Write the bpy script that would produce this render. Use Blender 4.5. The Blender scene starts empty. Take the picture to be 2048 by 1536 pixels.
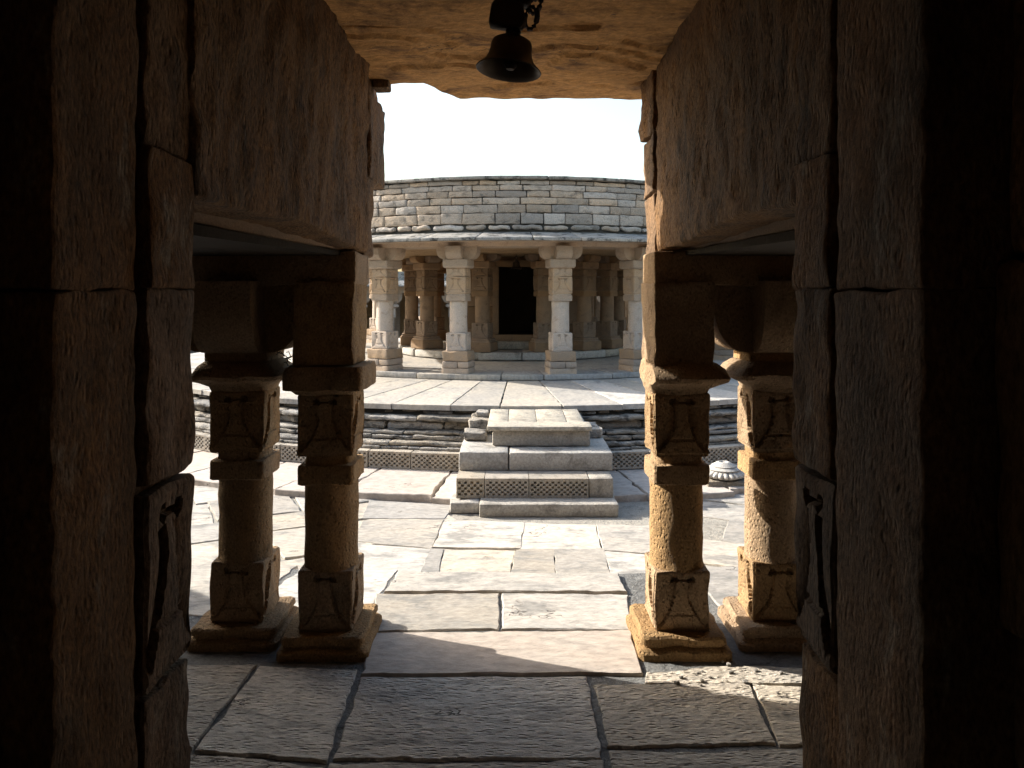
import bpy, bmesh, math, random
from mathutils import Vector, Matrix, noise
R = math.radians
sc = bpy.context.scene
C = sc.collection
PI = math.pi
random.seed(7)

# ------------------------------------------------------------------ camera, sky, sun, exposure
EYE = 1.55
F = 1478.0          # focal length in pixels of the 2048 px wide photograph
cam = bpy.data.cameras.new('camera'); co = bpy.data.objects.new('camera', cam); C.objects.link(co)
co.location = (0, 0, EYE); co.rotation_euler = (R(90), 0, 0)
cam.sensor_width = 36; cam.lens = F / 2048 * 36
cam.shift_x = -6 / 2048; cam.shift_y = -180 / 2048
cam.clip_start = 0.05; cam.clip_end = 2000
sc.camera = co
SUN_EL, SUN_AZ = R(27), R(69.5)        # azimuth measured from +Y towards -X
sdir = Vector((-math.sin(SUN_AZ) * math.cos(SUN_EL), math.cos(SUN_AZ) * math.cos(SUN_EL), math.sin(SUN_EL)))
w = bpy.data.worlds.new('World'); sc.world = w; w.use_nodes = True
nt = w.node_tree; bg = nt.nodes['Background']
sky = nt.nodes.new('ShaderNodeTexSky'); sky.sky_type = 'NISHITA'; sky.sun_disc = False
sky.sun_elevation = SUN_EL; sky.sun_rotation = 2 * PI - SUN_AZ
sky.air_density = 1.4; sky.dust_density = 3.0; sky.ozone_density = 1.0
nt.links.new(sky.outputs[0], bg.inputs[0]); bg.inputs[1].default_value = 0.15
sl = bpy.data.lights.new('sun', 'SUN'); so = bpy.data.objects.new('sun', sl); C.objects.link(so)
sl.energy = 4.4; sl.angle = R(0.5); sl.color = (1.0, 0.95, 0.87)
so.rotation_euler = sdir.to_track_quat('Z', 'Y').to_euler(); so.location = (-20, 10, 20)
sc.view_settings.view_transform = 'Standard'; sc.view_settings.look = 'None'
sc.view_settings.exposure = 1.3; sc.view_settings.gamma = 1
try:
    sc.cycles.max_bounces = 10; sc.cycles.diffuse_bounces = 7; sc.cycles.glossy_bounces = 2
    sc.cycles.sample_clamp_indirect = 6; sc.cycles.use_denoising = True
except Exception:
    pass

# ------------------------------------------------------------------ materials
def stone(name, a, b, stain, scale=1.0, streak=(1, 1, 1), stain_amt=.35, bump=.35, fine=40, tone=.5, pits=0.0, bumpdist=.01, crack=0.0, contrast=.28, satr=.5, stain_lo=.54):
    m = bpy.data.materials.new(name); m.use_nodes = True
    n = m.node_tree.nodes; L = m.node_tree.links.new
    bs = n['Principled BSDF']; bs.inputs['Roughness'].default_value = .88
    if 'Specular IOR Level' in bs.inputs: bs.inputs['Specular IOR Level'].default_value = .25
    tc = n.new('ShaderNodeTexCoord'); oi = n.new('ShaderNodeObjectInfo')
    mul = n.new('ShaderNodeMath'); mul.operation = 'MULTIPLY'; mul.inputs[1].default_value = 37.0
    L(oi.outputs['Random'], mul.inputs[0])
    at = n.new('ShaderNodeAttribute'); at.attribute_name = 'tone'
    # every separate stone gets its own offset in the pattern
    toff = n.new('ShaderNodeMath'); toff.operation = 'MULTIPLY_ADD'; toff.inputs[1].default_value = 23.0
    L(at.outputs['Fac'], toff.inputs[0]); L(mul.outputs[0], toff.inputs[2])
    add = n.new('ShaderNodeVectorMath'); add.operation = 'ADD'
    L(tc.outputs['Object'], add.inputs[0]); L(toff.outputs[0], add.inputs[1])
    mp = n.new('ShaderNodeMapping'); mp.inputs['Scale'].default_value = streak; L(add.outputs[0], mp.inputs[0])
    def noi(sc_, det=6, rough=.6, src=mp, dist=0):
        x = n.new('ShaderNodeTexNoise'); x.inputs['Scale'].default_value = sc_; x.inputs['Detail'].default_value = det
        x.inputs['Roughness'].default_value = rough; x.inputs['Distortion'].default_value = dist
        L(src.outputs[0], x.inputs['Vector']); return x
    def ramp(src, p0, p1, c0=(0, 0, 0, 1), c1=(1, 1, 1, 1)):
        r = n.new('ShaderNodeValToRGB'); r.color_ramp.elements[0].position = p0; r.color_ramp.elements[1].position = p1
        r.color_ramp.elements[0].color = c0; r.color_ramp.elements[1].color = c1; L(src, r.inputs[0]); return r
    def mix(fac, x, y, mode='MIX'):
        k = n.new('ShaderNodeMix'); k.data_type = 'RGBA'; k.blend_type = mode
        for s, v in ((0, fac), (6, x), (7, y)):
            if hasattr(v, 'is_linked') or hasattr(v, 'links'): L(v, k.inputs[s])
            else: k.inputs[s].default_value = v
        return k.outputs[2]
    big = noi(1.6 * scale, 5, .55, dist=.6)
    base = mix(ramp(big.outputs[0], .35, .65).outputs[0], (*a, 1), (*b, 1))
    # per stone tone: brightness and warmth
    tv = n.new('ShaderNodeMapRange'); tv.inputs[3].default_value = 1 - tone * .55; tv.inputs[4].default_value = 1 + tone * .35
    L(at.outputs['Fac'], tv.inputs[0])
    hs = n.new('ShaderNodeHueSaturation'); L(base, hs.inputs['Color']); L(tv.outputs[0], hs.inputs['Value'])
    sat = n.new('ShaderNodeMath'); sat.operation = 'FRACT'
    m9 = n.new('ShaderNodeMath'); m9.operation = 'MULTIPLY'; m9.inputs[1].default_value = 7.31; L(at.outputs['Fac'], m9.inputs[0]); L(m9.outputs[0], sat.inputs[0])
    sr = n.new('ShaderNodeMapRange'); sr.inputs[3].default_value = 1 - satr * .9; sr.inputs[4].default_value = 1 + satr * .5
    L(sat.outputs[0], sr.inputs[0]); L(sr.outputs[0], hs.inputs['Saturation'])
    st = noi(3.1 * scale, 9, .68, dist=.4)
    stf = ramp(st.outputs[0], stain_lo, stain_lo + .12)
    sm = n.new('ShaderNodeMath'); sm.operation = 'MULTIPLY'; sm.inputs[1].default_value = stain_amt; L(stf.outputs[0], sm.inputs[0])
    c2 = mix(sm.outputs[0], hs.outputs[0], (*stain, 1))
    fn = noi(fine * scale, 8, .7)
    fr = ramp(fn.outputs[0], .25, .75, (1 - contrast * 1.3, 1 - contrast * 1.3, 1 - contrast * 1.3, 1), (1 + contrast, 1 + contrast, 1 + contrast, 1))
    c3 = mix(1.0, c2, fr.outputs[0], 'MULTIPLY')
    L(c3, bs.inputs['Base Color'])
    h = fn.outputs[0]
    mid = noi(9 * scale, 8, .65)
    ah = n.new('ShaderNodeMath'); ah.operation = 'MULTIPLY_ADD'; ah.inputs[1].default_value = 1.6; L(mid.outputs[0], ah.inputs[0]); L(h, ah.inputs[2]); h = ah.outputs[0]
    if pits:
        v = n.new('ShaderNodeTexVoronoi'); v.inputs['Scale'].default_value = 26 * scale; L(mp.outputs[0], v.inputs['Vector'])
        vr = ramp(v.outputs['Distance'], .08, .42)
        ap = n.new('ShaderNodeMath'); ap.operation = 'MULTIPLY_ADD'; ap.inputs[1].default_value = pits; L(vr.outputs[0], ap.inputs[0]); L(h, ap.inputs[2]); h = ap.outputs[0]
    if crack:
        v = n.new('ShaderNodeTexVoronoi'); v.feature = 'DISTANCE_TO_EDGE'; v.inputs['Scale'].default_value = .9 * scale
        dn = noi(4 * scale, 4, .6)
        av = n.new('ShaderNodeVectorMath'); av.operation = 'MULTIPLY_ADD'; av.inputs[1].default_value = (.5, .5, .5)
        L(dn.outputs['Color'], av.inputs[0]); L(mp.outputs[0], av.inputs[2]); L(av.outputs[0], v.inputs['Vector'])
        vr = ramp(v.outputs['Distance'], 0.0, .007)
        msk = ramp(big.outputs[0], .40, .44)
        mk = n.new('ShaderNodeMath'); mk.operation = 'MAXIMUM'; L(vr.outputs[0], mk.inputs[0]); L(msk.outputs[0], mk.inputs[1])
        ap = n.new('ShaderNodeMath'); ap.operation = 'MULTIPLY_ADD'; ap.inputs[1].default_value = crack; L(mk.outputs[0], ap.inputs[0]); L(h, ap.inputs[2]); h = ap.outputs[0]
        c4 = mix(mk.outputs[0], (.10, .085, .07, 1), c3); L(c4, bs.inputs['Base Color'])
    bp = n.new('ShaderNodeBump'); bp.inputs['Strength'].default_value = bump; bp.inputs['Distance'].default_value = bumpdist
    L(h, bp.inputs['Height']); L(bp.outputs[0], bs.inputs['Normal'])
    return m
def plain(name, col, rough=.6, metal=0.0, bump=.2):
    m = bpy.data.materials.new(name); m.use_nodes = True; n = m.node_tree.nodes; L = m.node_tree.links.new
    bs = n['Principled BSDF']; bs.inputs['Roughness'].default_value = rough; bs.inputs['Metallic'].default_value = metal
    tc = n.new('ShaderNodeTexCoord'); x = n.new('ShaderNodeTexNoise'); x.inputs['Scale'].default_value = 18; x.inputs['Detail'].default_value = 6
    L(tc.outputs['Object'], x.inputs['Vector'])
    r = n.new('ShaderNodeValToRGB'); r.color_ramp.elements[0].color = (*[c * .55 for c in col], 1); r.color_ramp.elements[1].color = (*[min(1, c * 1.3) for c in col], 1)
    L(x.outputs[0], r.inputs[0]); L(r.outputs[0], bs.inputs['Base Color'])
    bp = n.new('ShaderNodeBump'); bp.inputs['Strength'].default_value = bump; bp.inputs['Distance'].default_value = .004
    L(x.outputs[0], bp.inputs['Height']); L(bp.outputs[0], bs.inputs['Normal'])
    return m
FLAG = stone('flagstone', (.51, .455, .38), (.44, .405, .355), (.22, .215, .20), 1.2, (.8, 1.7, 1), .75, .5, 20, .5, crack=1.2, satr=.5, stain_lo=.50)
FLAG_IN = stone('chiselled_flagstone', (.63, .555, .455), (.54, .49, .42), (.22, .21, .20), 1.1, (.9, 2.4, 1), .7, .9, 16, .3, pits=1.0, bumpdist=.02, contrast=.36, crack=1.5, satr=.3)
FLAG_PINK = stone('pink_flagstone', (.50, .425, .36), (.45, .40, .35), (.30, .25, .215), 1.1, (.8, 1.8, 1), .5, .45, 16, .15, crack=1.2, satr=.2)
PLAT = stone('platform_flagstone', (.46, .415, .35), (.38, .355, .32), (.20, .20, .195), .9, (1.5, 1, 1), .75, .35, 20, .3, satr=.4)
WEATHER = stone('weathered_stone', (.43, .375, .30), (.33, .305, .27), (.050, .048, .045), 2.4, (1, 1, 1.8), .9, .9, 30, .5, bumpdist=.02, contrast=.4, stain_lo=.50)
STEP = stone('step_stone', (.44, .395, .325), (.37, .34, .29), (.13, .12, .105), 1.7, (1, 1, 1), .6, .5, 30, .3, contrast=.35, stain_lo=.52)
LATT = stone('lattice_stone', (.42, .36, .285), (.35, .315, .26), (.09, .08, .065), 3.0, (1, 1, 1), .6, .3, 30, .2, satr=.2, stain_lo=.52)
BRICK = stone('block_masonry_stone', (.54, .44, .35), (.45, .385, .32), (.10, .095, .085), 2.6, (1, 1, 1.5), .65, .8, 30, .55, bumpdist=.02, contrast=.38, satr=.45, stain_lo=.53)
MORTAR = stone('blackened_mortar', (.075, .07, .06), (.05, .047, .042), (.03, .03, .028), 2, (1, 1, 1), .7, .8, 30, 0)
GREYM = stone('grey_cement_mortar', (.25, .25, .24), (.19, .19, .185), (.08, .08, .075), 3, (1, 1, 1), .9, .9, 30, 0, bumpdist=.02)
EAVE = stone('eave_stone', (.39, .36, .32), (.30, .29, .27), (.040, .040, .038), 2.6, (1, 1, 1), .95, .7, 28, .45, contrast=.4, stain_lo=.50)
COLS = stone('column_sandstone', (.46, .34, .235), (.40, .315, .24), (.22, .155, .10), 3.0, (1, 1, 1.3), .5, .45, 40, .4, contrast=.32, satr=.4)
COLI = stone('shade_toned_sandstone', (.27, .175, .10), (.22, .15, .095), (.11, .075, .05), 3.0, (1, 1, 1.3), .5, .4, 40, .3, satr=.3)  # column sandstone darkened in its colour to stand in for indoor shade
COLN = stone('warm_column_sandstone', (.40, .26, .135), (.32, .21, .11), (.15, .09, .045), 2.4, (1, 1, .7), .6, .8, 55, .2, pits=1.0, bumpdist=.010, contrast=.42, satr=.2)
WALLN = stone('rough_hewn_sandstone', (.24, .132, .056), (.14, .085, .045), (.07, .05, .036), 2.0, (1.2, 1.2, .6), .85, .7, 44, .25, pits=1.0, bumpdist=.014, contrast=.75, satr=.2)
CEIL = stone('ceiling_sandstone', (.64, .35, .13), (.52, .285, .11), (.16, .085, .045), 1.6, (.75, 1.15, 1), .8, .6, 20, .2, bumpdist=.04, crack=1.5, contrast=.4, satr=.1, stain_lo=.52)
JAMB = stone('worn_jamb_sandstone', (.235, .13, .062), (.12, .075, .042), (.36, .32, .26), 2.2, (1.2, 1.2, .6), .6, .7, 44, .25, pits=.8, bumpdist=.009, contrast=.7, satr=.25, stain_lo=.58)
BED = stone('sandy_joint_fill', (.38, .35, .30), (.31, .29, .25), (.16, .15, .13), 4, (1, 1, 1), .8, .7, 30, 0)
VEST = stone('brightened_rough_stone', (.52, .40, .28), (.36, .27, .19), (.12, .09, .065), 1.6, (1.2, 1.2, .6), .8, .7, 40, .4, pits=.6, bumpdist=.012, contrast=.6)  # stone colour lightened to make up for scarce light in the vestibule
EARTH = stone('dusty_ground_earth', (.30, .25, .19), (.25, .215, .17), (.14, .12, .09), .5, (1, 1, 1), .5, .6, 30, 0)
SHADE = stone('soffit_shade', (.022, .017, .012), (.03, .022, .015), (.012, .01, .008), 2, (1, 1, 1), .5, .5, 30, 0)  # near-black colour that puts the shade under the roof into the stone
DARK = stone('shade_dark_stone', (.10, .075, .05), (.07, .055, .04), (.03, .025, .02), 1.2, (1, 1, 1), .6, .5, 30, .2)  # colour darkened so the cell behind the doorway reads as unlit
PALE = stone('pale_carved_stone', (.50, .47, .42), (.42, .40, .37), (.20, .19, .18), 4, (1, 1, 1), .6, .4, 40, .2)
BRONZE = plain('dark_bronze', (.055, .042, .03), .45, .75, .4)
IRON = plain('rusty_iron', (.05, .035, .028), .7, .5, .5)

# ------------------------------------------------------------------ mesh helpers
def rr(a, b): return random.uniform(a, b)
class MB:
    def __init__(s):
        s.bm = bmesh.new(); s.t = s.bm.verts.layers.float.new('tone')
    def tone(s, vs, t=None):
        t = random.random() if t is None else t
        for v in vs: v[s.t] = t
    def rock(s, c0, c1, res=.1, amp=.004, r=.012, fr=6.0, mp=None, t=None, seed=None, amp2=0, fn=None):
        """block with rounded, worn edges; optional map into another frame"""
        seed = rr(0, 100) if seed is None else seed
        ctr = [(a + b) / 2 for a, b in zip(c0, c1)]; h = [(b - a) / 2 for a, b in zip(c0, c1)]
        r = min([r] + [x * .9 for x in h])
        ax = []
        for k in range(3):
            n = max(1, int(round((2 * h[k] - 2 * r) / res)))
            ax.append([-h[k]] + [-h[k] + r + (2 * h[k] - 2 * r) * i / n for i in range(n + 1)] + [h[k]])
        V = {}
        n = [len(a) for a in ax]
        def vert(i, j, k):
            key = (i, j, k)
            if key in V: return V[key]
            q = [ax[0][i], ax[1][j], ax[2][k]]
            inner = [max(-(h[m] - r), min(h[m] - r, q[m])) for m in range(3)]
            d = Vector([q[m] - inner[m] for m in range(3)])
            if d.length > 0: d = d.normalized() * r
            p = Vector([inner[m] + ctr[m] for m in range(3)]) + d
            if amp:
                q2 = p * fr + Vector((seed, seed * 1.7, -seed)); p = p + noise.noise_vector(q2) * amp
            if amp2:
                q2 = p * 1.7 + Vector((-seed, seed * .7, seed * 2)); p = p + noise.noise_vector(q2) * amp2
            if fn: p = fn(p)
            if mp: p = mp(p)
            V[key] = s.bm.verts.new(p); return V[key]
        def quad(*ks):
            vs = [vert(*k) for k in ks]
            try: s.bm.faces.new(vs)
            except ValueError: pass
        X, Y, Z = n[0] - 1, n[1] - 1, n[2] - 1
        for i in range(X):
            for j in range(Y):
                quad((i, j, 0), (i, j + 1, 0), (i + 1, j + 1, 0), (i + 1, j, 0)); quad((i, j, Z), (i + 1, j, Z), (i + 1, j + 1, Z), (i, j + 1, Z))
            for k in range(Z):
                quad((i, 0, k), (i + 1, 0, k), (i + 1, 0, k + 1), (i, 0, k + 1)); quad((i, Y, k), (i, Y, k + 1), (i + 1, Y, k + 1), (i + 1, Y, k))
        for j in range(Y):
            for k in range(Z):
                quad((0, j, k), (0, j, k + 1), (0, j + 1, k + 1), (0, j + 1, k)); quad((X, j, k), (X, j + 1, k), (X, j + 1, k + 1), (X, j, k + 1))
        s.tone(V.values(), t); return list(V.values())
    def loft(s, secs, t=None, cap=True):
        rows = [[s.bm.verts.new(p) for p in sec] for sec in secs]
        n = len(rows[0])
        for a, b in zip(rows, rows[1:]):
            for i in range(n): s.bm.faces.new((a[i], a[(i + 1) % n], b[(i + 1) % n], b[i]))
        if cap:
            s.bm.faces.new(rows[0][::-1]); s.bm.faces.new(rows[-1])
        vs = [v for r_ in rows for v in r_]; s.tone(vs, t); return vs
    def tube(s, pts, rad, n=8, t=None):
        secs = []
        for i, p in enumerate(pts):
            p = Vector(p); d = (Vector(pts[min(i + 1, len(pts) - 1)]) - Vector(pts[max(i - 1, 0)])).normalized()
            u = d.orthogonal().normalized(); v = d.cross(u)
            secs.append([p + u * rad * math.cos(a) + v * rad * math.sin(a) for a in [2 * PI * k / n for k in range(n)]])
        for a, b in zip(secs, secs[1:]):
            pass
        return s.loft(secs, t)
    def slab(s, pts, z, th, amp=.008, step=.05, t=None, lip=.006, tilt=0):
        """flat stone slab with ragged edge; pts counter-clockwise (x,y)"""
        sd = rr(0, 50); out = []
        cx = sum(p[0] for p in pts) / len(pts); cy = sum(p[1] for p in pts) / len(pts)
        n = len(pts)
        for i in range(n):
            a = Vector(pts[i]); b = Vector(pts[(i + 1) % n]); k = max(1, int((b - a).length / step))
            d = (b - a).normalized() if (b - a).length > 0 else Vector((1, 0)); nn = Vector((d.y, -d.x))
            for j in range(k):
                p = a + (b - a) * (j / k)
                o = noise.noise(Vector((p.x * 7 + sd, p.y * 7, sd))) * amp * 1.5 + noise.noise(Vector((p.x * 23, p.y * 23, sd))) * amp
                out.append(p + nn * (o - amp * .5))
        tx, ty = rr(-tilt, tilt), rr(-tilt, tilt)
        def zz(p): return z + (p.x - cx) * tx + (p.y - cy) * ty
        def shr(p, q):
            d = Vector((cx - p.x, cy - p.y)); l = d.length
            return p + d * (q / max(l, .001))
        secs = [[(p.x, p.y, z - th) for p in out], [(p.x, p.y, zz(p) - lip) for p in out],
                [(*shr(p, lip), zz(p)) for p in out]]
        return s.loft(secs, t)
    def build(s, name, mat, parent=None, smooth=True):
        bmesh.ops.recalc_face_normals(s.bm, faces=s.bm.faces[:])
        me = bpy.data.meshes.new(name); s.bm.to_mesh(me); s.bm.free()
        me.materials.append(mat)
        o = bpy.data.objects.new(name, me); C.objects.link(o)
        if smooth:
            me.polygons.foreach_set('use_smooth', [True] * len(me.polygons))
            try: me.set_sharp_from_angle(angle=R(38))
            except Exception: pass
        if parent:
            o.parent = parent
            me.transform(Matrix.Translation(-Vector(parent['_o'])))
        return o
def empty(name, label, cat, loc=(0, 0, 0), group=None):
    o = bpy.data.objects.new(name, None); C.objects.link(o); o.location = loc; o.empty_display_size = .1
    o['_o'] = list(loc); o['kind'] = 'thing'; o['label'] = label; o['category'] = cat
    if group: o['group'] = group
    return o
def tag(o, label, cat, group=None):
    o['kind'] = 'thing'
    o['label'] = label; o['category'] = cat
    if group: o['group'] = group
    return o
def struct(o): o['kind'] = 'structure'; return o
def copy_tree(o, loc, rz, label, group=None, parent=None):
    c = o.copy(); C.objects.link(c); c.location = loc; c.rotation_euler = (0, 0, rz); c['label'] = label
    if group: c['group'] = group
    for ch in o.children:
        d = ch.copy(); C.objects.link(d); d.parent = c
        for g in ch.children:
            e = g.copy(); C.objects.link(e); e.parent = d
    return c
CX, CY = 0.0, 13.0                      # centre of the circular court
def pol(th, r, z=0): return (CX + r * math.sin(th), CY - r * math.cos(th), z)   # th=0 towards the gate
def ringmap(rref):                      # x = arc length, y = depth inwards(-)... y is radius, z up
    def f(p): return Vector(pol(p.x / rref, p.y, p.z))
    return f
def ring_course(m, rin, rout, z0, z1, th0, th1, wmin, wmax, res=.08, amp=.004, r=.012, gap=.006, fr=6, jr=.006, jz=0.0, amp2=0):
    th = th0
    while th < th1:
        wd = rr(wmin, wmax) / rout
        e = min(th + wd, th1); o = rr(-jr, jr)
        if th1 - e < wmin * .4 / rout: e = th1
        m.rock((th * rout + gap / 2, rin, z0 + gap / 2), (e * rout - gap / 2, rout + o, z1 - gap / 2 + rr(-jz, jz)), res, amp, r, fr, ringmap(rout), amp2=amp2)
        th = e
def polyquad(th0, th1, r0, r1):
    n = max(2, int((th1 - th0) * r1 / .15))
    a = [pol(th0 + (th1 - th0) * i / n, r1)[:2] for i in range(n + 1)]
    b = [pol(th1 - (th1 - th0) * i / n, r0)[:2] for i in range(n + 1)]
    return a + b
def ring_solid(m, prof, th0, th1, step=R(3), t=.5):
    """closed profile [(r,z)...] swept through an arc"""
    n = max(2, int((th1 - th0) / step)); full = th1 - th0 > 2 * PI - .01
    secs = [[pol(th0 + (th1 - th0) * i / n, r, z) for r, z in prof] for i in range(n + (0 if full else 1))]
    rows = [[m.bm.verts.new(p) for p in s_] for s_ in secs]; k = len(prof)
    for i in range(n):
        a, b = rows[i], rows[(i + 1) % len(rows)]
        for j in range(k): m.bm.faces.new((a[j], a[(j + 1) % k], b[(j + 1) % k], b[j]))
    if not full: m.bm.faces.new(rows[0]); m.bm.faces.new(rows[-1][::-1])
    m.tone([v for r_ in rows for v in r_], t)

# ------------------------------------------------------------------ ground
m = MB(); vs = []
Z0 = -.16
for i in range(41):
    a = 2 * PI * i / 41
    vs.append(m.bm.verts.new((600 * math.cos(a), 600 * math.sin(a), Z0)))
m.bm.faces.new(vs); m.tone(vs, .5)
struct(m.build('courtyard_ground', EARTH, smooth=False))
m = MB()
ring_solid(m, [(6.2, -.165), (6.2, -.131), (8.95, -.131), (8.95, -.165)], 0, 2 * PI, R(3))
struct(m.build('joint_bedding', BED, smooth=False))

def inside(x, y):                       # courtyard region test
    d = math.hypot(x - CX, y - CY); return d
# loose pattern flagstones over the whole court
def field(m, ang, x0, x1, y0, y1, test, z, wy=(.42, .62), wx=(.5, 1.15), tilt=.012):
    ca, sa = math.cos(ang), math.sin(ang); y = y0
    while y < y1:
        h = rr(*wy); x = x0 + rr(0, .5)
        while x < x1:
            l = rr(*wx); g = rr(.002, .008); j = lambda: rr(-.035, .035)
            q = [(x + g + j(), y + g + j()), (x + l - g + j(), y + g + j()), (x + l - g + j(), y + h - g + j()), (x + g + j(), y + h - g + j())]
            q = [(px * ca - py * sa, px * sa + py * ca) for px, py in q]
            mx = sum(p[0] for p in q) / 4; my = sum(p[1] for p in q) / 4
            if test(mx, my): m.slab(q, z + rr(-.006, .004), .05, .009, .06, tilt=tilt * .5, lip=.004)
            x += l
        y += h
m = MB()
path = lambda x, y: -.75 < x < 1.15 and y < 6.0
field(m, R(28), -14, 20, -6, 26, lambda x, y: x < -.45 and 6.9 < inside(x, y) < 9.2 and not path(x, y) and y < 17, -.12)
field(m, R(-24), -10, 14, -4, 26, lambda x, y: x >= -.45 and 6.9 < inside(x, y) < 9.2 and not path(x, y) and y < 17, -.12)
struct(m.build('courtyard_paving', FLAG))
def G(px, py, z):                       # photo pixel on a horizontal plane -> metres
    d = (EYE - z) * F / (py - 588.0); return ((px - 1030.0) / F * d, d)
def cc(p):                              # make counter clockwise
    a = sum(p[i][0] * p[(i + 1) % len(p)][1] - p[(i + 1) % len(p)][0] * p[i][1] for i in range(len(p)))
    return p if a > 0 else p[::-1]
def infl(q, d):
    cx = sum(p[0] for p in q) / len(q); cy = sum(p[1] for p in q) / len(q)
    return [(x + math.copysign(d, x - cx), y + math.copysign(d, y - cy)) for x, y in q]
# straight walk from the gate to the stair, slab by slab
m = MB()
zp = -.114
for q in ([(893, 1040), (1046, 1046), (1040, 1096), (868, 1094)], [(1050, 1046), (1190, 1050), (1200, 1097), (1043, 1098)],
          [(862, 1098), (884, 1099), (870, 1160), (838, 1160)], [(889, 1098), (1028, 1101), (1016, 1160), (875, 1160)],
          [(1033, 1101), (1106, 1099), (1110, 1160), (1020, 1160)], [(1110, 1099), (1206, 1098), (1222, 1160), (1114, 1160)],
          [(1194, 1050), (1300, 1052), (1330, 1110), (1208, 1100)], [(1210, 1103), (1332, 1113), (1360, 1170), (1226, 1160)],
          [(728, 1040), (885, 1040), (862, 1096), (700, 1080)], [(690, 1084), (860, 1098), (834, 1160), (650, 1150)], [(740, 1000), (905, 1010), (888, 1036), (725, 1036)]):
    m.slab(cc(infl([G(*p, zp) for p in q], .010)), zp + rr(-.003, .004), .05, .007, .05, lip=.004)
struct(m.build('courtyard_walk', FLAG))
# apron round the platform
m = MB(); th = R(-100)
while th < R(100):
    e = th + rr(.45, .95) / 7.1
    mid = (th + e) / 2
    m.slab(cc(polyquad(th + .0005, e - .0005, 6.2, 7.12 + rr(-.05, .05))), -.070 + rr(-.006, .005), .09, .014, .05, lip=.006)
    th = e
struct(m.build('platform_apron', FLAG_PINK))

# corridor floor under and behind the gate (ring of R > 8.87)
m = MB()
ring_solid(m, [(8.9, -.2), (8.9, -.010), (16, -.010), (16, -.2)], R(-75), R(75), R(2))
struct(m.build('corridor_base', GREYM, smooth=False))
m = MB()
near = [([(735, 1266), (1262, 1262), (1284, 1347), (722, 1350)], 1), ([(752, 1187), (998, 1186), (999, 1258), (738, 1262)], 0), ([(1002, 1186), (1256, 1188), (1262, 1258), (1003, 1259)], 0)]
mp_ = MB()
for q, k in near:
    (mp_ if k else m).slab(cc(infl([G(*p, 0) for p in q], .003)), 0.004 if k else 0.0, .05, .008, .04)
struct(mp_.build('sunlit_floor_slab', FLAG_PINK))
m.slab(cc([G(*p, .010) for p in [(795, 1142), (1238, 1145), (1255, 1182), (768, 1182)]]), .010, .16, .008, .04)
ms = MB()
for q in ([(722, 1354), (1172, 1353), (1204, 1516), (668, 1516)], [(1190, 1370), (1498, 1362), (1552, 1485), (1216, 1494)], [(1504, 1366), (1622, 1376), (1680, 1490), (1560, 1488)],
          [(520, 1332), (712, 1340), (655, 1522), (392, 1500)], [(330, 1330), (512, 1330), (384, 1496), (250, 1420)], [(1220, 1500), (1700, 1496), (1800, 1640), (1230, 1640)],
          [(655, 1526), (1206, 1522), (1226, 1640), (610, 1640)], [(180, 1530), (380, 1504), (648, 1530), (590, 1640), (150, 1640)], [(1290, 1345), (1500, 1330), (1640, 1340), (1640, 1368), (1292, 1366)]):
    ms.slab(cc(infl([G(*p, 0) for p in q], .003)), rr(-.003, .003), .06, .008, .03, lip=.004)
field(ms, 0, -6, 6, -4.0, 2.05, lambda x, y: abs(x) < 6 and y < 1.9, 0, tilt=.004)
field(ms, R(3), -6, -1.2, 2.0, 3.9, lambda x, y: x < -1.75 and inside(x, y) > 9.1, 0, tilt=.004)
field(ms, R(-3), 1.2, 6, 2.0, 3.9, lambda x, y: x > 1.75 and inside(x, y) > 9.1, 0, tilt=.004)
struct(ms.build('corridor_floor', FLAG_IN))
th = R(-45)
while th < R(45):
    e = th + rr(.5, 1.0) / 8.9
    mid = (th + e) / 2
    if abs(mid * 8.9 - .02) > .8: m.slab(cc(polyquad(th + .001, e - .001, 8.86 + rr(-.02, .02), 9.55)), -.003 + rr(-.004, .003), .15, .014, .05)
    th = e
struct(m.build('corridor_kerb', FLAG))

# ------------------------------------------------------------------ circular platform
plat = empty('circular_platform', 'low round stone platform in the courtyard carrying the pillared shrine', 'platform', (CX, CY, -.16))
TA, TB = R(-105), R(105)
m = MB()
ring_solid(m, [(0.3, -.16), (6.14, -.16), (6.14, .06), (6.0, .17), (5.86, .28), (5.8, .43), (0.3, .43)], 0, 2 * PI, R(3))
m.build('rubble_core', MORTAR, plat, False)
m = MB(); th = -PI
while th < PI - .02:
    e = min(th + rr(.42, .62) / 5.9, PI)
    m.slab(cc(polyquad(th + .0008, e - .0008, 3.6, 5.88 + rr(-.012, .012))), .473 + rr(-.003, .002), .052, .006, .07, lip=.004, t=random.random())
    th = e
m.build('paving_top', PLAT, plat)
def course(name, z0, z1, r, wmin, wmax, mat, rad=.010, amp=.008, jr=.02, gap=.005, jz=.004, ri=5.6):
    m = MB(); ring_course(m, ri, r, z0, z1, TA, TB, wmin, wmax, .035, amp, rad, gap, 10, jr, jz, amp2=.009)
    return m.build(name, mat, plat)
course('rubble_course', .375, .418, 5.83, .10, .34, WEATHER, .012, .01, .03, .014)
course('weathered_moulding', .325, .372, 5.99, .45, .95, WEATHER, .02, .014, .03, ri=5.7)
course('recessed_course', .235, .322, 5.93, .4, .8, WEATHER, .03, .014, .03, ri=5.7)
course('weathered_moulding', .205, .240, 6.03, .5, 1.0, WEATHER, .014, .012, .02, ri=5.7)
course('recessed_course', .160, .203, 6.05, .3, .7, WEATHER, .012, .008, .015, ri=5.8)
course('weathered_moulding', .118, .158, 6.15, .5, .9, WEATHER, .016, .008, .015, ri=5.8)
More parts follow.
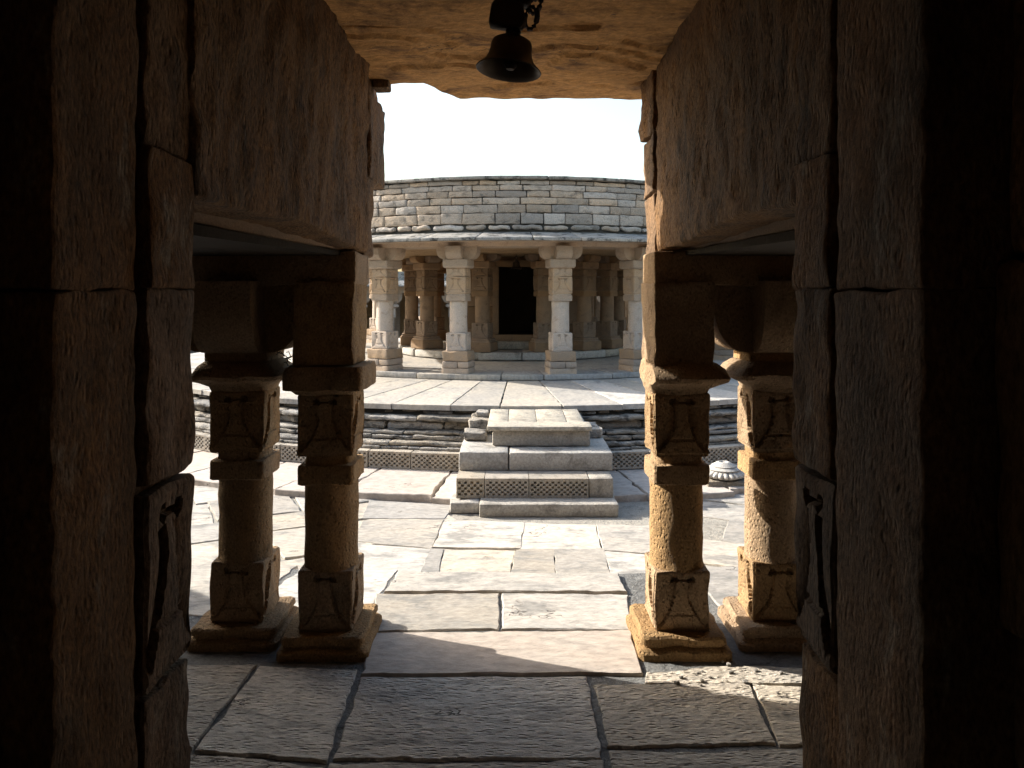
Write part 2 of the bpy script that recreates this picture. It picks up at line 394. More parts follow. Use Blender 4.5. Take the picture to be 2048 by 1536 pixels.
course('rubble_course', .088, .118, 6.17, .12, .4, WEATHER, .01, .006, .02, ri=5.9)
# pierced lattice panels round the foot
def lattice(m, w, h, d, nx, ny, mapf, mx=.012, mz=.016, hole=.02, t=None):
    """panel in x (width) z (height), front at y=0 towards -y; checkerboard of square holes"""
    xs = [0, mx] + [mx + (w - 2 * mx) * i / nx for i in range(1, nx)] + [w - mx, w]
    zs = [0, mz] + [mz + (h - 2 * mz) * i / ny for i in range(1, ny)] + [h - mz, h]
    bm = m.bm; V = {}
    def v(x, y, z):
        k = (round(x, 5), round(y, 5), round(z, 5))
        if k not in V: V[k] = bm.verts.new(mapf(Vector((x, y, z))))
        return V[k]
    for i in range(len(xs) - 1):
        for j in range(len(zs) - 1):
            a, b, c, e = xs[i], xs[i + 1], zs[j], zs[j + 1]
            if 0 < i < len(xs) - 2 and 0 < j < len(zs) - 2 and (i + j) % 2 == 0:
                s_ = .05 * (b - a); a2, b2, c2, e2 = a + s_, b - s_, c + s_, e - s_
                o = [(a, c), (b, c), (b, e), (a, e)]; n_ = [(a2, c2), (b2, c2), (b2, e2), (a2, e2)]
                for k in range(4):
                    k2 = (k + 1) % 4
                    bm.faces.new((v(o[k][0], 0, o[k][1]), v(o[k2][0], 0, o[k2][1]), v(n_[k2][0], 0.001, n_[k2][1]), v(n_[k][0], 0.001, n_[k][1])))
                    bm.faces.new((v(n_[k][0], .001, n_[k][1]), v(n_[k2][0], .001, n_[k2][1]), v(n_[k2][0], hole, n_[k2][1]), v(n_[k][0], hole, n_[k][1])))
                bm.faces.new([v(p[0], hole, p[1]) for p in n_])
            else:
                bm.faces.new((v(a, 0, c), v(b, 0, c), v(b, 0, e), v(a, 0, e)))
    for (x0, x1, z0, z1) in ((0, w, h, h), (0, w, 0, 0)):
        for i in range(len(xs) - 1): bm.faces.new((v(xs[i], 0, z0), v(xs[i + 1], 0, z0), v(xs[i + 1], d, z0), v(xs[i], d, z0)))
    for x in (0, w):
        for j in range(len(zs) - 1): bm.faces.new((v(x, 0, zs[j]), v(x, 0, zs[j + 1]), v(x, d, zs[j + 1]), v(x, d, zs[j])))
    m.tone(V.values(), t)
th = R(-62)
while th < R(62):
    wd = rr(.40, .62); e = th + wd / 6.27
    if e > R(-.6) and th < R(5.8): th = R(5.8) + .0001; continue
    m = MB(); o = rr(-.01, .01); t0 = th
    lattice(m, wd - .012, .155, .2, max(7, int(wd / .027)), 6, lambda p, t0=t0, o=o: Vector(pol(t0 + (p.x + .006) / 6.27, 6.27 + o - p.y, -.065 + p.z)))
    m.build('lattice_panel', LATT, plat)
    th = e

# ------------------------------------------------------------------ stair
st = empty('stone_staircase', 'three tiered block stair with perforated front panel leading up the platform', 'stairs', (.15, 6.3, -.12))
m = MB()
m.rock((-.27, 5.56, -.13), (.78, 6.9, -.033), .08, .006, .012, 8, t=.6)
m.rock((-.50, 5.64, -.13), (-.275, 6.8, -.045), .06, .010, .012, 8, t=.7)
m.build('bottom_slab', STEP, st)
xs0 = [(-.455, .215, 8), (-.235, .34, 14), (.11, .46, 19)]
for x, wd, nx in xs0:
    m = MB(); z0, y0 = -.036, 5.73 + rr(-.01, .01)
    lattice(m, wd, .155, .5, nx, 5 if nx < 10 else 6, lambda p, x=x, y0=y0: Vector((x + p.x, y0 + p.y, z0 + p.z)), .012, .022, .022)
    m.build('lattice_panel', LATT, st)
m = MB(); m.rock((.575, 5.74, -.036), (.765, 6.5, .118), .05, .006, .01, 9, t=.35)
m.rock((-.45, 5.90, -.034), (.57, 6.6, .113), .08, .003, .01, 9, t=.35)
m.build('corner_block', STEP, st)
m = MB(); m.rock((-.455, 5.98, .119), (-.055, 6.95, .272), .07, .005, .012, 7, t=.55); m.rock((-.045, 5.97, .119), (.79, 6.95, .268), .07, .005, .012, 7, t=.7)
m.build('middle_block', STEP, st)
m = MB(); m.rock((-.19, 6.20, .272), (.63, 7.15, .408), .06, .006, .012, 7, t=.2)
m.build('top_block', STEP, st)
m = MB(); m.rock((-.235, 6.16, .408), (.645, 6.40, .444), .05, .004, .007, 9, t=.8)
for a, b in ((-.235, -.06), (-.056, .19), (.194, .45), (.454, .60)):
    m.rock((a, 6.403, .410), (b, 7.22, .441 + rr(-.002, .002)), .1, .003, .005, 9, t=.8)
m.build('top_slab', STEP, st)
for a_, b_, q in (((-.44, 6.40, .272), (-.24, 6.80, .34), .022), ((-.42, 6.72, .30), (-.24, 7.1, .392), .028), ((-.36, 6.95, .385), (-.24, 7.25, .437), .014), ((.65, 6.55, .265), (.77, 7.0, .36), .03)):
    m = MB(); m.rock(a_, b_, .03, q, .015, 11, amp2=q); m.build('broken_side_stone', WEATHER, st)

# ribbed lotus stone lying in the court
r0 = empty('plinth_block', 'rough square stone lying on paving under the ribbed disc', 'stone block', (1.80, 6.38, -.12))
m = MB(); m.rock((1.62, 6.22, -.125), (1.99, 6.56, -.035), .04, .012, .015, 9); m.rock((1.60, 6.30, -.13), (1.70, 6.62, -.06), .04, .012, .015, 9)
m.build('block_body', WEATHER, r0)
am = empty('ribbed_finial_stone', 'white carved ribbed round stone with ringed cap near the right columns', 'finial stone', (1.80, 6.38, -.035))
def lathe(m, prof, ox, oy, n=64, rib=None, t=.5, sx=1):
    secs = []
    for r, z in prof:
        s_ = []
        for i in range(n):
            a = 2 * PI * i / n; q = r
            if rib: q = r * (1 + rib(a, z))
            s_.append((ox + q * math.cos(a), oy + q * math.sin(a), z))
        secs.append(s_)
    return m.loft(secs, t)
m = MB()
pr = [(.115 + .062 * math.sin(PI * k / 10), -.033 + .075 * k / 10) for k in range(11)]
lathe(m, pr, 1.80, 6.38, 176, lambda a, z: .22 * (abs(math.cos(a * 11)) ** .6 - .75) * max(0, math.sin(PI * (z + .033) / .075)))
m.build('ribbed_disc', PALE, am)
m = MB(); lathe(m, [(.135, .040), (.14, .048), (.11, .062), (.10, .066), (.105, .072), (.075, .088), (.06, .098), (.045, .104), (.04, .104), (.03, .092)], 1.80, 6.38, 40)
m.build('ringed_cap', PALE, am)

# ------------------------------------------------------------------ carved columns
def sq(w, z, K, fn=None, rd=.06, ox=0, oy=0, cir=0.0):
    """square (cir=0) to round (cir=1) section with 4K points; fn(side,u) -> inward depth"""
    out = []
    for k in range(4):
        for i in range(K):
            u = -1 + 2 * i / K
            d = fn(k, u) if fn else 0
            # rounded corner
            e = max(0, abs(u) - (1 - rd)); back = (rd - math.sqrt(max(0, rd * rd - e * e))) * w if e > 0 else 0
            x, y = u * w * (1 - .3 * rd * (abs(u) ** 8)), -w + d + back
            if cir:
                a = -PI / 2 + u * PI / 4; xc, yc = (w - d) * math.cos(a), (w - d) * math.sin(a)
                x, y = x * (1 - cir) + xc * cir, y * (1 - cir) + yc * cir
            c_, s_ = math.cos(k * PI / 2), math.sin(k * PI / 2)
            out.append((ox + x * c_ - y * s_, oy + x * s_ + y * c_, z))
    return out
def motif(D, seed=0, fade=.17):
    """bell hanging from a chain: relief depth over a block face"""
    def f(v):
        def g(k, u):
            d = 0
            a = abs(u); nz = .75 + .5 * noise.noise(Vector((u * 2 + k * 9, v * 3, seed)))
            if .08 < v < .80:
                t = (v - .08) / .72
                wv = .20 + .62 * (1 - t) ** 2.3
                if a > wv: d = D * math.exp(-(a - wv) / fade) * min(1, (v - .08) / .05) * nz
            if .80 <= v < .93:
                for c_ in (.30,):
                    q = math.hypot((a - c_) / .13, (v - .865) / .05)
                    if q < 1: d = D * 1.0
                if a < .3 and abs(v - .865) < .018: d = max(d, D * .5)
            if .26 < v < .31 and a < .5: d = max(d, D * .28)
            if .015 < v < .05: d = max(d, D * .25)
            if a > .9: d *= max(.35, (1 - a) / .1)
            return d
        return g
    return f
def relief_block(m, w, z0, z1, K, nz, D, ox=0, oy=0, seed=0, rough=.003, t=None, fade=.17):
    mf = motif(D, seed, fade); secs = []
    for i in range(nz + 1):
        v = i / nz; g = mf(v)
        ww = w
        e = min(v, 1 - v) * (z1 - z0)
        if e < .008: ww = w - .006 * (1 - e / .008)
        s_ = sq(ww, z0 + (z1 - z0) * v, K, g, .07, 0, 0)
        s_ = [Vector(p) + noise.noise_vector(Vector(p) * 9 + Vector((seed, seed, 0))) * rough * 2 for p in s_]
        secs.append([(p.x + ox, p.y + oy, p.z) for p in s_])
    return m.loft(secs, t)
def rough_prism(m, secs, rough, seed, fr=9, ox=0, oy=0, t=None):
    return m.loft([[Vector(p) + noise.noise_vector(Vector(p) * fr + Vector((seed, 0, seed))) * rough + Vector((ox, oy, 0)) for p in s_] for s_ in secs], t)
def steps(z0, z1, n): return [z0 + (z1 - z0) * i / n for i in range(n + 1)]

def arm_bracket(m, r_top, r_bot, z0, z1, hw, ox=0, oy=0, K=8, t=None):
    """cross-shaped bracket with convex undersides"""
    for ax in (0, 1):
        pts = [(-r_top, z1), (-r_top, z1 - (z1 - z0) * .3)]
        for i in range(1, K + 1):
            a = PI / 2 * i / K
            pts.append((-(r_bot + (r_top - r_bot) * math.cos(a) ** .9 if i < K else r_bot), z0 + (z1 - z0) * .7 * (1 - math.sin(a))))
        pts = pts + [(-x, z) for x, z in pts[::-1]]
        h2 = hw - .0015 * ax; z_ = .001 * ax
        secs = []
        for y in (-h2, h2):
            secs.append([((x if ax == 0 else y) + ox, (y if ax == 0 else x) + oy, z - z_) for x, z in pts])
        m.loft(secs, t)

# porch columns (built at origin, z from platform ledge)
def porch_column(name, label, group, small=False):
    e = empty(name, label, 'column', (0, 0, 0), group)
    K = 12; MT = COLI if small else COLS
    if not small:
        m = MB()
        m.rock((-.175, -.17, -.08), (.175, .17, .065), .05, .008, .012, 8); m.rock((-.172, -.175, .068), (.03, .17, .15), .05, .008, .012, 8)
        m.rock((.034, -.172, .068), (.172, .17, .15), .05, .008, .012, 8); m.rock((-.165, -.175, .153), (.165, .17, .275), .04, .016, .014, 9)
        m.build('rough_footing', MT, e); b = .275
    else:
        m = MB(); m.rock((-.19, -.19, 0), (.19, .19, .14), .05, .006, .012, 8)
        m.loft([sq(.175, .14, 6), sq(.175, .16, 6), sq(.155, .165, 6), sq(.165, .19, 6), sq(.14, .20, 6)])
        m.build('moulded_footing', MT, e); b = .20
    m = MB(); relief_block(m, .13, b, b + .235, K * 2, 26, .02, seed=3); m.build('base_block', MT, e)
    s1 = b + .235; top = 1.16 - (0 if not small else .12)
    m = MB(); rough_prism(m, [sq(.112, z, K, cir=1) for z in steps(s1, s1 + .40, 6)], .005, 5); m.build('shaft', MT, e)
    s2 = s1 + .40
    m = MB(); rough_prism(m, [sq(.130, z, K) for z in steps(s2, s2 + .075, 2)], .005, 6); rough_prism(m, [sq(.118, s2 + .075, K), sq(.118, s2 + .09, K)], .003, 3); m.build('band', MT, e)
    s3 = s2 + .09
    m = MB(); relief_block(m, .13, s3, s3 + .22, K * 2, 24, .02, seed=9); relief_block(m, .126, s3 + .224, s3 + .33, K * 2, 12, .014, seed=12); m.build('upper_block', MT, e)
    s4 = s3 + .33
    m = MB(); rough_prism(m, [sq(.15, s4, K), sq(.168, s4 + .02, K), sq(.168, s4 + .105, K), sq(.155, s4 + .11, K)], .006, 8); m.build('abacus', MT, e)
    s5 = s4 + .11
    m = MB(); arm_bracket(m, .265, .15, s5, 1.60 if not small else 1.47, .10); m.build('bracket', MT, e)
    return e

# ------------------------------------------------------------------ shrine pavilion
LEDGE = .55
shr = empty('round_shrine', 'round shrine roof with coursed block drum and sloping stone eave over the porch', 'shrine', (CX, CY, .47))
m = MB(); ring_course(m, 3.2, 3.83, .473, LEDGE, -PI, PI, .5, 1.1, .08, .006, .012, .01, 7, .01, .003)
ring_solid(m, [(.3, .47), (3.4, .47), (3.4, LEDGE - .006), (.3, LEDGE - .006)], 0, 2 * PI, R(4), t=.5)
m.build('porch_floor', PLAT, shr)
m = MB(); ring_solid(m, [(3.30, 2.15), (3.78, 2.15), (3.80, 2.20), (4.0, 2.203), (3.30, 2.26)], 0, 2 * PI, R(3)); m.build('beam_ring', COLS, shr, False)
m = MB(); ring_solid(m, [(.05, 2.26), (3.755, 2.26), (3.66, 2.98), (.05, 2.98)], 0, 2 * PI, R(4)); m.build('drum_core', MORTAR, shr, False)
m = MB(); ring_solid(m, [(.05, 2.15), (3.3, 2.16), (3.3, 2.258), (.05, 2.258)], 0, 2 * PI, R(4)); m.build('porch_ceiling', COLN, shr, False)
# eave of sloping slabs
m = MB(); th = -PI
while th < PI - .05:
    e = min(th + rr(.55, .80) / 4.2, PI); wd = (e - th) * 4.2; t_ = random.random()
    def em(p, th=th):   # p.x along, p.y 0..1 from lip to drum, p.z thickness
        r = 4.27 - p.y * .58; return Vector(pol(th + p.x / 4.2, r, 2.185 + p.y * .115 + p.z))
    m.rock((.006, 0, 0), (wd - .006, 1.0, .038), .12, .003, .008, 6, em, t=t_)
    th = e
m.build('eave_slabs', EAVE, shr)
zc = [2.345, 2.425, 2.565, 2.675, 2.765, 2.85, 2.925, 2.985]
m = MB()
for i in range(7):
    if i == 0: ring_course(m, 3.4, 3.79, zc[0] - .005, zc[1], -PI, PI, .22, .5, .025, .018, .03, .030, 9, .012, .012)
    else: ring_course(m, 3.4, 3.775 - .012 * i, zc[i], zc[i + 1], -PI, PI, .22 if i > 4 else .26, .48 if i > 1 else .52, .035, .008, .009, .009, 11, .009, .002, .006)
m.build('drum_masonry', BRICK, shr)
m = MB(); ring_course(m, 3.3, 3.76, 2.99, 3.035, -PI, PI, .9, 1.5, .12, .005, .012, .004, 5, .004); m.build('coping', EAVE, shr)

pc = porch_column('porch_column', 'pale carved porch column just left of the dark shrine doorway', 'outer columns of the shrine porch')
def place(o, th, r, z, label, first, group=None, rz=None):
    loc = pol(th, r, z); rz = th if rz is None else rz
    if first:
        o.location = loc; o.rotation_euler = (0, 0, rz); o['label'] = label; return o
    return copy_tree(o, loc, rz, label, group)
outer = [(-11.5, 'pale carved porch column just left of the dark shrine doorway'), (9.2, 'pale carved porch column just right of the dark shrine doorway'),
         (-28.5, 'leftmost outer porch column beside the left gate wall'), (26.3, 'outer porch column half hidden by the right gate wall edge'),
         (-46.5, 'porch column at the left flank of the shrine'), (44, 'porch column at the right flank of the shrine'), (63, 'far right porch column seen low between the two right gate columns')]
for i, (d, l) in enumerate(outer): place(pc, R(d), 3.62, LEDGE, l, i == 0)
for k in range(11):
    d = 81 + k * 18.8
    place(pc, R(d), 3.62, LEDGE, 'porch column on the far side of the shrine', False)
inn = empty('shrine_inner_plinth', 'low grey stone step ring beneath the inner columns of the shrine', 'plinth', (CX, CY, LEDGE))
m = MB(); ring_course(m, 1.2, 2.0, LEDGE + .002, .68, -PI, PI, .5, 1.0, .08, .008, .02, .012, 7, .02, .006)
m.build('kerb_blocks', STEP, inn)
m = MB(); ring_solid(m, [(.2, LEDGE), (1.5, LEDGE), (1.5, .672), (.2, .672)], 0, 2 * PI, R(6)); m.build('plinth_fill', PLAT, inn, False)
m = MB(); m.rock((-.55, 11.08, LEDGE + .002), (.62, 11.5, .665), .08, .006, .012, 7); m.build('entrance_step', STEP, inn)
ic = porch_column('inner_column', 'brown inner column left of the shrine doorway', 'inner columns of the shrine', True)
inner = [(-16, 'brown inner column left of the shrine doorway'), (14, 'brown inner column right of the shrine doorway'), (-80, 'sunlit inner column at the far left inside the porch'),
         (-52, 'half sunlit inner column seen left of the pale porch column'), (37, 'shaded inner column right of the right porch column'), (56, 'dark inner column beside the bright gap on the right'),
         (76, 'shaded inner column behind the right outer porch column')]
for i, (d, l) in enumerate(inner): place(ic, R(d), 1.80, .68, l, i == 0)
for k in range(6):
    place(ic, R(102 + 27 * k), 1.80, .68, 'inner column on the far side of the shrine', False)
# cella
cel = empty('shrine_cell', 'dark doored inner cell at the middle of the shrine porch', 'cell', (.15, 12.8, .68))
m = MB()
for (x0, x1) in ((-.76, -.28), (.42, 1.16)):
    z = .672
    while z < 2.14:
        h = min(rr(.28, .40), 2.15 - z); 
        if 2.15 - z - h < .12: h = 2.15 - z
        m.rock((x0, 11.88, z), (x1, 12.1, z + h - .004), .08, .006, .01, 7); z += h
m.rock((-.28, 11.89, 2.04), (.42, 12.1, 2.15), .08, .006, .01, 7)
m.rock((-.76, 12.1, .672), (-.56, 14.0, 2.15), .2, .006, .01, 7); m.rock((.96, 12.1, .672), (1.16, 14.0, 2.15), .2, .006, .01, 7); m.rock((-.76, 14.0, .672), (1.16, 14.2, 2.15), .2, .006, .01, 7)
m.build('cell_wall', COLI, cel)
m = MB()
m.rock((-.36, 11.80, .90), (-.26, 11.95, 1.985), .08, .004, .008); m.rock((.36, 11.80, .90), (.46, 11.95, 1.985), .08, .004, .008)
m.rock((-.40, 11.79, 1.987), (.50, 11.95, 2.09), .08, .005, .008); m.rock((-.40, 11.78, .78), (.50, 11.97, .898), .08, .005, .008)
m.build('door_frame', COLI, cel)
m = MB(); m.rock((-.46, 11.58, .682), (.56, 11.80, .80), .08, .005, .01); m.build('door_step', STEP, cel)
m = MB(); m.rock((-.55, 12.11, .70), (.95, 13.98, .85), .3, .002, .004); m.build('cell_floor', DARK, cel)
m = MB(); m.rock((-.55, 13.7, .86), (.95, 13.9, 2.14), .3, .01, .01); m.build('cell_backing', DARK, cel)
def bell(name, label, x, y, ztop, s, tilt, hang):
    e = empty(name, label, 'bell', (x, y, ztop)); e['_o'] = [0, 0, 0]
    prof = [(.03, 0), (.050, -.004), (.062, -.014), (.066, -.03), (.067, -.055), (.071, -.08), (.079, -.103), (.092, -.124), (.102, -.135), (.105, -.140), (.103, -.143), (.097, -.139), (.085, -.122), (.070, -.095), (.060, -.06), (.052, -.02), (.01, -.012)]
    m = MB(); lathe(m, prof, 0, 0, 48); m.build('bell_body', BRONZE, e)
    m = MB(); m.tube([(0, 0, -.02), (.004, 0, -.105)], .005); lathe(m, [(.004, -.10), (.018, -.108), (.02, -.12), (.012, -.135), (.002, -.137)], .004, 0, 16); m.build('clapper', IRON, e)
    m = MB()
    lathe(m, [(.028, -.002), (.03, .012), (.022, .02), (.026, .03), (.02, .042)], 0, 0, 16)
    m.tube([(.028 * math.cos(a), 0, .065 + .028 * math.sin(a)) for a in [2 * PI * k / 16 for k in range(17)]], .007)
    m.build('crown_loop', BRONZE, e)
    if hang:
        m = MB()
        m.rock((-.080, -.03, .04), (.030, .03, .15), .012, .012, .015, 18); m.rock((-.060, -.03, .14), (.045, .03, .25), .012, .012, .015, 18)
        m.rock((-.025, -.02, .24), (.03, .02, .36), .015, .006, .01, 20)
        for (px, pz, q) in ((.050, .10, .034), (.058, .165, .030), (.050, .225, .030), (.038, .28, .024)):
            m.tube([(px + q * .6 * math.cos(a), .03 * math.cos(a + px * 40), pz + q * math.sin(a)) for a in [2 * PI * k / 14 for k in range(15)]], .009)
        m.build('iron_hanger', IRON, e)
    else:
        m = MB(); m.tube([(0, 0, .08), (0, 0, .22)], .006); m.build('hanging_rod', IRON, e)
    e.scale = (s, s, s * (.74 if hang else 1)); e.rotation_euler = (R(-3), tilt, 0)
    return e
bell('small_bell', 'small dark bell hanging over the shrine doorway', 0.02, 11.3, 2.05, .8, 0, False)

# ------------------------------------------------------------------ far ring of the cloister
fc = empty('cloister_column', 'slim pale column of the far cloister', 'column', (0, 0, 0), 'columns of the far cloister')
m = MB(); rough_prism(m, [sq(.2, 0, 6), sq(.2, .1, 6), sq(.135, .102, 6), sq(.135, .34, 6)], .005, 2); m.build('base_block', COLS, fc)
m = MB(); rough_prism(m, [sq(.115, z, 6, cir=1) for z in (.34, .85)], .004, 2); m.build('shaft', COLS, fc)
m = MB(); rough_prism(m, [sq(.135, .85, 6), sq(.135, 1.12, 6), sq(.22, 1.17, 6), sq(.22, 1.22, 6), sq(.15, 1.27, 6)], .004, 2); arm_bracket(m, .34, .14, 1.27, 1.58, .1); m.build('capital', COLS, fc)
k = 0
for i in range(-8, 9):
    th = PI + i * R(5.6)
    lab = 'slim pale column of the far cloister seen through the porch'
    place(fc, th, 9.75, 0, lab, k == 0, 'columns of the far cloister'); k += 1
fc['label'] = 'slim pale column of the far cloister seen through the porch'
m = MB()
clo = empty('far_cloister', 'low ring cloister with flat roof and dark cells behind the shrine', 'cloister', (CX, CY + 11, 0))
ring_solid(m, [(9.6, 1.58), (9.9, 1.58), (9.9, 1.78), (9.6, 1.78)], R(35), R(325), R(4)); m.build('beam_ring', COLS, clo, False)
m = MB(); ring_solid(m, [(9.25, 1.77), (9.25, 1.81), (9.6, 1.95), (12.2, 1.97), (12.2, 1.785), (9.6, 1.785)], R(35), R(325), R(4)); m.build('flat_roof', EAVE, clo, False)
m = MB(); ring_solid(m, [(11.6, 0), (11.9, 0), (11.9, 1.78), (11.6, 1.78)], R(35), R(325), R(4)); m.build('rear_wall', COLN, clo, False)
m = MB(); ring_solid(m, [(8.9, -.16), (8.9, 0), (12.2, 0), (12.2, -.16)], R(76), R(284), R(4)); m.build('walk_floor', PLAT, clo, False)
m = MB(); 
for i in range(-18, 19):
    th = PI + i * R(5.6) + R(2.8); c_ = Matrix.Translation(Vector(pol(th, 11.55, 0))) @ Matrix.Rotation(th, 4, 'Z')
    m.rock((-.15, -.08, 0), (.15, .08, 1.77), .5, .004, .01, 6, lambda p, c_=c_: c_ @ p)
m.build('cell_piers', COLS, clo)
m = MB(); ring_solid(m, [(10.6, 1.95), (10.9, 1.95), (10.9, 2.25), (10.6, 2.25)], R(35), R(325), R(4)); m.build('parapet', EAVE, clo, False)

# ------------------------------------------------------------------ gate columns
def gate_column(name, label, x, y, cap, br, seed):
    e = empty(name, label, 'column', (x, y, 0), 'four columns framing the gate')
    e['_o'] = [0, 0, 0]; K = 22
    m = MB()
    rough_prism(m, [sq(.198, -.02, K), sq(.198, .022, K), sq(.190, .03, K), sq(.170, .036, K), sq(.170, .046, K), sq(.183, .052, K), sq(.181, .074, K), sq(.172, .082, K)], .012, seed, 8)
    m.build('moulded_footing', COLN, e)
    m = MB(); relief_block(m, .121, .078, .345, 40, 44, .022, fade=.34, seed=seed, rough=.004); m.build('base_block', COLN, e)
    m = MB(); rough_prism(m, [sq(.121, .34, K, cir=.8), sq(.118, .355, K, cir=1)] + [sq(.117, z, K, cir=1) for z in steps(.38, .72, 8)], .006, seed + 1, 14); m.build('shaft', COLN, e)
    m = MB(); rough_prism(m, [sq(.112, .715, K), sq(.122, .722, K)] + [sq(.122, z, K) for z in (.745, .77, .79)] + [sq(.120, .803, K), sq(.110, .808, K, cir=.6), sq(.110, .845, K, cir=.6)], .006, seed + 2, 12); m.build('band', COLN, e)
    m = MB(); relief_block(m, .122, .843, 1.115, 40, 44, .024, fade=.34, seed=seed + 4, rough=.004); m.build('upper_block', COLN, e)
    m = MB()
    if cap == 'square': rough_prism(m, [sq(.13, 1.112, K), sq(.145, 1.128, K), sq(.172, 1.135, K), sq(.174, 1.18, K), sq(.172, 1.215, K), sq(.165, 1.235, K)], .010, seed + 5)
    else: rough_prism(m, [sq(.125, 1.112, K, cir=.3), sq(.135, 1.135, K, cir=.3), sq(.17, 1.155, K, cir=.3), sq(.205, 1.172, K, cir=.3), sq(.213, 1.19, K, cir=.3), sq(.20, 1.215, K, cir=.4), sq(.17, 1.24, K, cir=.5), sq(.15, 1.25, K, cir=.5)], .010, seed + 5)
    if cap == 'disc' and br == 'block':      # broken off flush on the passage side
        for v in m.bm.verts: v.co.x = max(v.co.x, -.135 + .012 * noise.noise(v.co * 14))
    m.build('capital', COLN, e)
    m = MB()
    if br == 'block': m.rock((-.13, -.15, 1.236), (.13, .14, 1.603), .02, .010, .008, 12, amp2=.01)
    else:
        rough_prism(m, [sq(.15, 1.25, K, cir=.3), sq(.15, 1.30, K, cir=.3)], .006, seed)
        arm_bracket(m, .30, .15, 1.29, 1.606, .13)
    m.build('bracket', COLN, e)
    return e
gcols = [(-1.245, 3.42, 'disc', 'arms', 'leftmost gate column with wide round capital in the left opening'), (-.825, 3.33, 'square', 'block', 'gate column with square capital at the left edge of the passage'),
         (.725, 3.33, 'disc', 'block', 'gate column with sunlit left side at the right edge of the passage'), (1.185, 3.42, 'disc', 'arms', 'rightmost gate column with sunlit capital lip in the right opening')]
for i, (x, y, cp, br, l) in enumerate(gcols): gate_column('gate_column', l, x, y, cp, br, 11.3 * (i + 1))

# beams over the gate columns and side bays
for sgn, lab in ((-1, 'dark stone beam over the left pair of gate columns'), (1, 'dark stone beam over the right pair of gate columns')):
    m = MB()
    x0, x1 = (-3.2, -.69) if sgn < 0 else (.60, 3.2)
    def bend(p): return Vector((p.x, p.y + (p.x * p.x) * .053 - .03, p.z))
    m.rock((x0, 3.19, 1.588), (x1, 3.51, 1.737), .05, .010, .012, 7, bend)
    tag(m.build('lintel_beam', COLN), lab, 'beam')
for sgn, lab in ((-1, 'flat roof slabs of the corridor left of the gate'), (1, 'flat roof slabs of the corridor right of the gate')):
    e = empty('flat_slab_roof', lab, 'roof', (sgn * 2, 3, 1.74))
    m = MB()
    a0, a1 = (R(-38), R(-4.4)) if sgn < 0 else (R(4.3), R(38))
    th = a0
    while th < a1 - .001:
        q = min(th + rr(.6, .9) / 9.5, a1)
        m.rock((th * 9.5 + .004, 9.36, 1.738), (q * 9.5 - .004, 12.6, 1.86), .2, .008, .012, 6, ringmap(9.5)); th = q
    m.build('roof_slabs', COLI, e)  # dark tone makes the slab undersides read as shaded
    m = MB(); ring_solid(m, [(9.55, 1.72), (9.55, 1.736), (11.6, 1.736), (11.6, 1.70)], a0, a1, R(3), t=.4); m.build('shade_dark_soffit', SHADE, e)  # added dark sheet, painted as the shade under the slabs

# vestibule walls above the openings, cut square to the passage
def passage_wall(sgn, lab):
    e = empty('passage_wall', lab, 'wall', (sgn * .75, 3, 1.74))
    xi = -.68 if sgn < 0 else .65; xo = xi + sgn * .30
    def R3(m, y0, y1, z0, z1, dx=0, amp=.012, **k):
        a, b = sorted((xi - sgn * dx, xo)); m.rock((a, y0, z0), (b, y1, z1), k.get('res', .03), amp, k.get('r', .012), 11, amp2=k.get('amp2', .02), t=k.get('t'), fn=hew)
    def hew(p):
        q = noise.noise(Vector((p.y * 34, p.x * 20, p.z * 9))) + .7 * noise.noise(Vector((p.y * 60, p.x * 30, p.z * 26 + 7)))
        zb = 0
        if p.z < 1.9: zb = .035 * math.sin(min(1, max(0, (3.4 - p.y) / 2.2)) * PI) * (1.9 - p.z) / .15
        return Vector((p.x + sgn * .0045 * q + sgn * .014 * max(0, noise.noise(Vector((p.y * 6, 1, p.z * 3))) - .1), p.y, p.z + (zb - .02 if p.z < 1.9 else 0)))
    m = MB()
    def curve(p):   # hewn bottom edge rises towards the visitor
        return Vector((p.x, p.y, p.z - (.0 if p.z > 2 else .02 * math.sin((p.y - 1.3) * 1.4))))
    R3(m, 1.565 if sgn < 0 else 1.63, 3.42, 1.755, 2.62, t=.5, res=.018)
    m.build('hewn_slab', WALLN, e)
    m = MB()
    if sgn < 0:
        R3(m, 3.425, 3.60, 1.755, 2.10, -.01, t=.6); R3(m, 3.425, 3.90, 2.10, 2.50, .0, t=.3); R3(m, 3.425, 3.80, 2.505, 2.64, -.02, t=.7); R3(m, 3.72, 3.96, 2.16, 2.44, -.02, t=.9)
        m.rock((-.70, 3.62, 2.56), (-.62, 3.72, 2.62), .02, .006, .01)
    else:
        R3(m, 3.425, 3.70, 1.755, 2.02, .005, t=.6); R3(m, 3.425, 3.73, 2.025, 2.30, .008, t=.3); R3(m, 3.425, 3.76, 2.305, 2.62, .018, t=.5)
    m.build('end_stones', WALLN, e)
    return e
passage_wall(-1, 'rough hewn stone wall slab above the left opening'); passage_wall(1, 'rough hewn pitted stone wall slab above the right opening')
